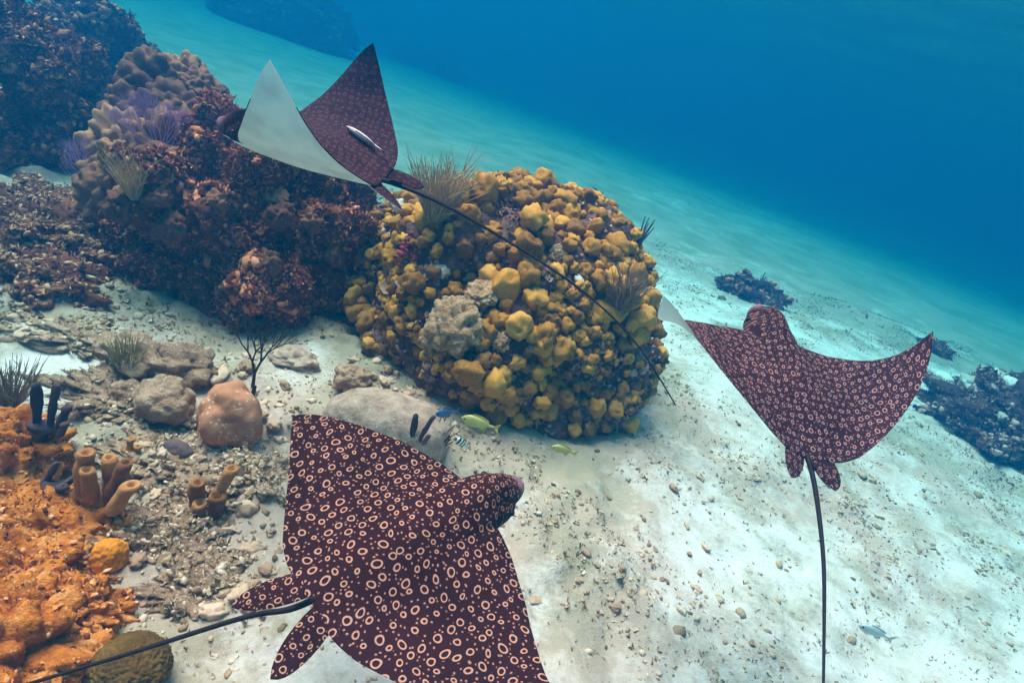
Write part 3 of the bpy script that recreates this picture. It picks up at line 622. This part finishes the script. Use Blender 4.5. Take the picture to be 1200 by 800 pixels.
def sea_fan(label, p, h, u, seed, lv=7):
    rs = np.random.default_rng(seed); paths = []; u = np.array(u, float); u /= np.linalg.norm(u); v = np.array([0, 0, 1.0])
    for a in np.linspace(.3, math.pi - .3, 9): branch_fan(rs, np.zeros(3), u * math.cos(a) + v * math.sin(a), h * .20, .006, lv - 1, u, v, paths, .40)
    V, Fc = tubes(paths, 3); o = tag(link('sea_fan', mesh_np('sea_fan', V, Fc), M['fan']), label, 'sea fan'); o.location = p
P, nn = hit(t1, 200, 165); sea_fan('lilac sea fan spread over the knobs of the dark outcrop', at(190, 185, 4.95), .52, (1, .2, 0), 1, 8)
sea_fan('dusky purple sea fan at the left foot of dark outcrop knobs', at(128, 235, 5.2), .56, (1, -.1, 0), 2, 8)

# ------------------------------------------------------------------ eagle rays
LE = np.array([[.145, .395], [.2, .385], [.3, .355], [.5, .255], [.7, .12], [.85, .0], [.95, -.10], [1, -.18]])
TE = np.array([[0, -.50], [.08, -.50], [.14, -.505], [.2, -.50], [.3, -.475], [.45, -.40], [.6, -.325], [.75, -.26], [.9, -.21], [1, -.18]])
SC = .75
def rotv(wv):
    a = np.linalg.norm(wv); k = wv / a; K = np.array([[0, -k[2], k[1]], [k[2], 0, -k[0]], [-k[1], k[0], 0]])
    return np.eye(3) + math.sin(a) * K + (1 - math.cos(a)) * K @ K
def smooth_interp(s, T):
    q = np.linspace(0, 1, 401); v = np.interp(q, T[:, 0], T[:, 1]); k = np.ones(25) / 25
    vp = np.concatenate([np.full(12, v[0]), v, v[-1] + (v[-1] - v[-13]) / 12 * np.arange(1, 13)]); return np.interp(s, q, np.convolve(vp, k, 'valid'))
def flap(par, S, Yv, Zv):
    """bend the flat planform (signed span S, chord Y, thickness Z) into the swimming pose"""
    out = np.zeros((len(S), 3))
    for side in (-1, 1):
        m = (S < 0) if side < 0 else (S >= 0)
        ph0, ph1, k, tw, ph2, k2, tt = par[side]; s = np.abs(S[m]); n = 24; tq = (np.arange(n) + .5) / n; ss = s[:, None] * tq
        f = lambda q: ph0 * np.minimum(q / .15, 1) + ph1 * q ** 1.5 + ph2 * q ** 6
        ph = f(ss); x = s * np.cos(ph).mean(1); z = s * np.sin(ph).mean(1); pe = f(s)
        y = Yv[m]; twz = tw * s * (y + .05) + tt * s ** 10 * (y + .16)
        out[m, 0] = side * (x - np.sin(pe) * Zv[m]); out[m, 1] = y + k * s ** 2 + k2 * s ** 6; out[m, 2] = z + np.cos(pe) * Zv[m] + twz
    return out * SC
def eagle_ray(label, p, tail_px, skin, seed, tipl=0.0, pelvic=1.0, plen=.40, pdrop=.05, tipd=.86, tips={-1: 0, 1: 0}):
    p = np.array(p); par = {-1: list(p[6:12]) + [tipl], 1: list(p[12:18]) + [0.0]}; Rm = rotv(p[3:6]); pos = p[:3]
    sp = np.concatenate([np.arange(0, .17, .0085), .17 + .83 * (np.linspace(0, 1, 62)[1:] ** .95)])
    s1 = np.concatenate([-sp[::-1], sp[1:]]); nc = 64; c = (1 - np.cos(np.linspace(0, np.pi, nc))) / 2
    a = np.abs(s1); le = smooth_interp(a, LE); te = smooth_interp(a, TE)
    head = np.where(a < .132, .45 + np.sqrt(np.maximum(.132 ** 2 - a ** 2, 0)) * 1.15, -9); snout = np.where(a < .075, .56 + .125 * np.sqrt(np.maximum(1 - (a / .075) ** 2, 0)), -9)
    le = np.maximum(le, np.maximum(head, snout)); te = np.where(a > .995, le - .001, te)
    S = np.repeat(s1, nc); Cc = np.tile(c, len(s1)); Lr = np.repeat(le, nc); Tr = np.repeat(te, nc); Yv = Lr + (Tr - Lr) * Cc; A = np.abs(S)
    edge = np.sqrt(np.maximum(1 - np.abs(2 * Cc - 1) ** 2.6, 0))
    wing = .030 * (1 - A) ** .8 * (2.6 * np.sqrt(Cc + 1e-6) * (1 - Cc) + .15) * edge ** .5
    body = .095 * np.exp(-(A / .17) ** 2) * (.35 + .65 * sst(-.55, .1, Yv)) * edge ** .8
    headb = .055 * np.exp(-(A / .10) ** 2) * np.exp(-((Yv - .46) / .13) ** 2) * edge ** .7
    mus = .022 * np.exp(-((A - .22) / .13) ** 2) * sst(-.45, .0, Yv) * edge
    sn_dip = .045 * np.exp(-((Yv - .64) / .07) ** 2) * (A < .09)
    ripple = .004 * np.sin(26 * A + 3 * Yv) * sst(.2, .6, A) * edge
    top = wing + body + headb + mus + ripple; bot = -(.45 * wing + .62 * body + .25 * headb) ; top = top - sn_dip * edge; bot = bot - sn_dip * edge * .6
    skx = S * (1 + .55 * sst(.32, .45, Yv) * (A < .15)); sky_ = np.where(Yv > .35, .35 + (Yv - .35) * 1.6, Yv)
    sk = np.stack([skx, sky_, 0 * S], -1)
    Vt = flap(par, S, Yv, top); Vb = flap(par, S, Yv, bot); nq = len(S); ncol = len(s1)
    i0 = (np.arange(ncol - 1)[:, None] * nc + np.arange(nc - 1)[None]).ravel()
    Ft = np.stack([i0, i0 + 1, i0 + nc + 1, i0 + nc], -1); Fb = np.stack([i0, i0 + nc, i0 + nc + 1, i0 + 1], -1) + nq
    Vs = [Vt, Vb]; Fs = [Ft, Fb]; mi = [np.zeros(len(Ft), int), np.ones(len(Fb), int)]; SK = [sk, sk]; off = 2 * nq
    # dark rim: outermost rows of the belly keep the back's colour
    row = np.tile(np.arange(nc - 1), ncol - 1); colm = np.repeat(np.minimum(a[:-1], a[1:]), nc - 1); mi[1][(((row < 6) | (row > nc - 8)) & (colm < .8))] = 0
    cs = np.repeat(s1[:-1], nc - 1)
    for side, mt in tips.items():                       # the wing tips curl: one colour on both faces there
        for q_ in (0, 1): mi[q_][(cs * side > tipd)] = mt
    # pelvic fins
    for side in (-1, 1):
        nu, nv = 18, 12; uu, vv = np.meshgrid(np.linspace(0, 1, nu), np.linspace(-1, 1, nv), indexing='ij'); uu = uu.ravel(); vv = vv.ravel()
        wd = .078 * np.sqrt(np.maximum(np.sin(np.pi * np.minimum(.22 + uu * .80, 1.0)), 0)) * (.75 + .35 * uu)
        cx = .055 + .10 * uu * pelvic; y_ = -.40 - plen * uu; th = .014 * (1 - uu * .7) * np.sqrt(np.maximum(1 - vv ** 2, 0)) + .001
        Sx = side * (cx + wd * vv); dz = .012 - pdrop * uu
        for sg in (1, -1):
            W = flap(par, Sx, y_, dz + sg * th); j0 = (np.arange(nu - 1)[:, None] * nv + np.arange(nv - 1)[None]).ravel()
            q = np.stack([j0, j0 + 1, j0 + nv + 1, j0 + nv], -1)
            if (sg * side) > 0: q = q[:, ::-1]
            Vs.append(W); Fs.append(q + off); mi.append(np.full(len(q), 0 if sg > 0 else 1)); SK.append(np.stack([Sx * 1.3, y_ * 1.3, 0 * y_], -1)); off += len(W)
    # tail: a long whip following the water, starting inside the body
    root = np.array([0, -.36, -.005]) * SC; r2 = np.array([0, -.58, .012]) * SC; back = Rm @ np.array([0, -1.0, 0]); w0 = Rm @ r2 + pos
    pts = [Rm @ root + pos, w0]; prev = w0; dirn = back
    for px, py in tail_px:
        d = pdir(px, py); d = d / np.linalg.norm(d); o_ = CAM - prev                     # closest approach of the pixel ray to the straight continuation
        b_ = d @ dirn; den = 1 - b_ * b_; t_ = ((o_ @ dirn) * b_ - (o_ @ d)) / den
        q = CAM + d * t_; dirn = (q - prev) / np.linalg.norm(q - prev) * .8 + dirn * .2; dirn /= np.linalg.norm(dirn); pts.append(q); prev = q
    pts = np.array(pts); tt = np.linspace(0, len(pts) - 1, 70); P = np.stack([np.interp(tt, np.arange(len(pts)), pts[:, k]) for k in range(3)], -1)
    for _ in range(40): P[1:-1] = P[1:-1] * .5 + (P[:-2] + P[2:]) * .25
    L = np.linspace(0, 1, 70); rt = .0035 + .009 * (1 - L) ** 1.5 + .010 * np.exp(-(L / .06) ** 2)
    Wt, Ftl = tubes([((P - pos) @ Rm, rt)], 8); Vs.append(Wt); Fs.append(Ftl[:, ::-1] + off); mi.append(np.full(len(Ftl), 2)); SK.append(Wt / SC); off += len(Wt)
    # small dorsal fin at the tail's root
    df = [((P[8] - pos) @ Rm), ((P[12] - pos) @ Rm)]
    D = np.array([[0, df[0][1], df[0][2] + .008], [0, df[1][1], df[1][2] + .004], [0, df[1][1] - .018, df[1][2] + .022], [0, df[0][1] - .04, df[0][2] + .026]]); D[:, 0] += (df[0][0] + df[1][0]) / 2
    D2 = np.concatenate([D + [.002, 0, 0], D - [.002, 0, 0]]); Vs.append(D2); q = np.array([[0, 1, 2, 3], [7, 6, 5, 4], [0, 4, 5, 1], [1, 5, 6, 2], [2, 6, 7, 3], [3, 7, 4, 0]]); Fs.append(q + off); mi.append(np.full(6, 2)); SK.append(D2)
    e = empty('eagle_ray', pos, label, 'ray'); e.rotation_mode = 'QUATERNION'; e.rotation_quaternion = Matrix([list(r) for r in Rm]).to_quaternion()
    me = mesh_np('ray_body', np.concatenate(Vs), np.concatenate(Fs)); 
    for m_ in (M[skin], M['ray_belly'], M['tail']): me.materials.append(m_)
    me.polygons.foreach_set('material_index', np.concatenate(mi).astype(np.int32))
    at2 = me.attributes.new('skin', 'FLOAT_VECTOR', 'POINT'); at2.data.foreach_set('vector', (np.concatenate(SK) + seed * 3.7).astype(np.float32).ravel())
    link('body', me, None, e)
    for side in (-1, 1):
        A_, Fq = ico(2); q = flap(par, np.array([side * .118]), np.array([.50]), np.array([.028]))[0]
        link('eye', mesh_np('eye', A_ * .014 + q, Fq), M['eye'], e)
    return e, par, Rm, pos
r1 = eagle_ray('dark maroon eagle ray with bold pale rings, swimming lowest over the sand',
    [-0.1048, 1.5506, 0.9482, 0.2131, 0.1686, -0.6421, -0.1358, 0.015, 0.0701, 0.2787, -0.0945, 0.0338, 0.1192, 0.3293, -0.0322, -0.1234, 0.5042, 0.1755],
    [(300, 717), (170, 760), (35, 800), (-60, 830)], 'ray_back', 1, pelvic=1.15, plen=.34)
r2 = eagle_ray('eagle ray with both wings raised, showing its white belly before the reef',
    [-1.1906, 2.9031, 1.7608, 0.362, -0.3834, 1.4426, 0.6402, 1.3715, -0.0312, -0.2175, 0.056, 0.1433, -0.1616, 1.2312, 0.226, -0.2284, 0.1296, -0.0356],
    [(520, 238), (600, 285), (680, 336), (745, 395), (792, 475)], 'ray_back_fine', 2, plen=.32, pdrop=.10, tipd=.84, tips={-1: 1, 1: 0})
r3 = eagle_ray('purplish spotted eagle ray gliding away over open white sand, tail hanging straight',
    [1.1608, 2.4397, 1.5603, 0.3345, -0.0176, 0.1572, 0.359, 0.1974, 0.0693, -0.4067, -0.2777, 0.0659, -0.1059, 0.945, 0.3955, -0.1823, 0.3869, 0.1768],
    [(966, 650), (966, 720), (965, 800), (964, 860)], 'ray_back_pale', 3, tipl=-2.4, plen=.25, pelvic=.75, tips={-1: 1, 1: 0})

# ------------------------------------------------------------------ fish
def fish(name, label, head, tail, hgt, mats, stripes=0, up=(0, 0, 1), slim=.45, seed=0, cat='fish', fins=True):
    head = np.array(head); tail = np.array(tail); L = np.linalg.norm(tail - head); xdir = (tail - head) / L; up = np.array(up, float); up -= xdir * (up @ xdir); up /= np.linalg.norm(up); side = np.cross(up, xdir)
    n, k = 24, 14; t_ = np.linspace(0, 1, n); prof = np.interp(t_, [0, .06, .2, .4, .6, .8, .86, .88], [.02, .42, .85, 1, .82, .36, .24, .22]); prof = np.convolve(np.pad(prof, 1, 'edge'), [.25, .5, .25], 'valid'); prof[0] = .02
    ang = np.arange(k) * 2 * np.pi / k; V = []; Fc = []
    for q in range(n):
        h = prof[q] * hgt * L / 2; ww = h * slim
        V += [(t_[q] * .84 * L, ww * math.cos(a), h * math.sin(a) * (1.0 if math.sin(a) > 0 else .9)) for a in ang]
    for q in range(n - 1):
        for j in range(k): Fc.append((q * k + j, q * k + (j + 1) % k, (q + 1) * k + (j + 1) % k, (q + 1) * k + j))
    def fin(pl, th=.012):
        i = len(V); m = len(pl)
        for sg in (1, -1): V.extend([(x * L, sg * th * L * .25, z * L) for x, z in pl])
        for j in range(m - 2): Fc.append((i, i + j + 1, i + j + 2, i + j + 2)); Fc.append((i + m, i + m + j + 2, i + m + j + 1, i + m + j + 1))
        for j in range(m): Fc.append((i + j, i + (j + 1) % m, i + m + (j + 1) % m, i + m + j))
    H = hgt / 2
    fin([(.78, 0), (.86, .1 * H * 2), (1.0, .95 * H), (.94, 0), (1.0, -.95 * H), (.86, -.1 * H * 2)])
    if fins:
        fin([(.22, .78 * H), (.28, 1.2 * H), (.5, 1.15 * H), (.68, .8 * H), (.70, .45 * H), (.4, .8 * H)]); fin([(.48, -.72 * H), (.58, -1.12 * H), (.68, -.75 * H), (.66, -.4 * H)]); fin([(.24, -.75 * H), (.34, -1.15 * H), (.36, -.75 * H)])
    V = np.array(V); W = V[:, :1] * xdir + V[:, 1:2] * side + V[:, 2:] * up
    e = empty(name, head, label, cat); fcs = [list(dict.fromkeys(f)) for f in Fc]
    me = bpy.data.meshes.new('fish_body'); me.from_pydata([tuple(v) for v in W], [], fcs); me.update()
    for f in me.polygons: f.use_smooth = True
    for m_ in mats: me.materials.append(m_)
    if stripes:
        for f in me.polygons:
            x = (np.array(f.center) @ xdir) / L; f.material_index = int((x * stripes * 2) % 2 < .75)
    link('body', me, None, e)
    for sg in (-1, 1):
        A_, Fq = ico(2); q = xdir * L * .09 + side * sg * hgt * L * .42 * slim * .62 + up * hgt * L * .08
        link('eye', mesh_np('eye', A_ * L * .022 + q, Fq), M['eye'], e)
    return e
yel = plain('yellow_fish_skin', (.58, .47, .14), .4, .2, 14); pal = plain('pale_fish_skin', (.55, .57, .52), .35, .15, 12); wht = plain('white_fish_skin', (.75, .73, .6), .4, .1); blk = plain('black_fish_stripe', (.03, .03, .03), .5, .1)
rem = plain('remora_skin', (.55, .42, .42), .5, .2, 20); blu = plain('blue_fish_skin', (.08, .14, .30), .4, .2)
fish('yellow_fish', 'plump yellow fish hovering under the edge of the mustard mound', at(540, 489, 3.60), at(586, 503, 3.62), .34, [yel])
fish('yellow_fish', 'slim yellow fish near the sand at the foot of the mound', at(646, 523, 3.78), at(677, 532, 3.85), .32, [yel])
fish('striped_fish', 'tiny black and white striped fish above the sand', at(533, 514, 3.5), at(550, 524, 3.55), .5, [wht, blk], 5)
fish('blue_fish', 'dark blue fish in the shadow under the mustard mound', at(510, 485, 3.65), at(538, 482, 3.75), .4, [blu])
fish('pale_fish', 'pale grey slender fish gliding low over open white sand', at(1006, 732, 3.25), at(1048, 750, 3.3), .26, [pal])
fish('grey_fish', 'small grey fish above the skyline of the mustard mound', at(688, 222, 5.4), at(706, 229, 5.4), .4, [blu])
# remora riding above the far wing of the raised-wing ray
e2, par2, Rm2, pos2 = r2
def on_back(px, py):
    ss, yy = np.meshgrid(np.linspace(.05, .95, 60), np.linspace(-.45, .4, 60)); ss = ss.ravel(); yy = yy.ravel()
    W = flap(par2, ss, yy, np.full(len(ss), .06)) @ Rm2.T + pos2; return W[np.argmin(((proj(W) - [px, py]) ** 2).sum(1))]
hd, tl = on_back(406, 148), on_back(459, 183)
mid = (hd + tl) / 2; hd = mid + (hd - mid) * min(1, .15 / np.linalg.norm(hd - mid)) if np.linalg.norm(hd - mid) > .2 else hd; tl = 2 * mid - hd
fish('remora', 'slender pale pink remora riding on the back of the raised wing ray', hd, tl, .13, [rem], up=(-.3, -.6, .7), slim=.8)
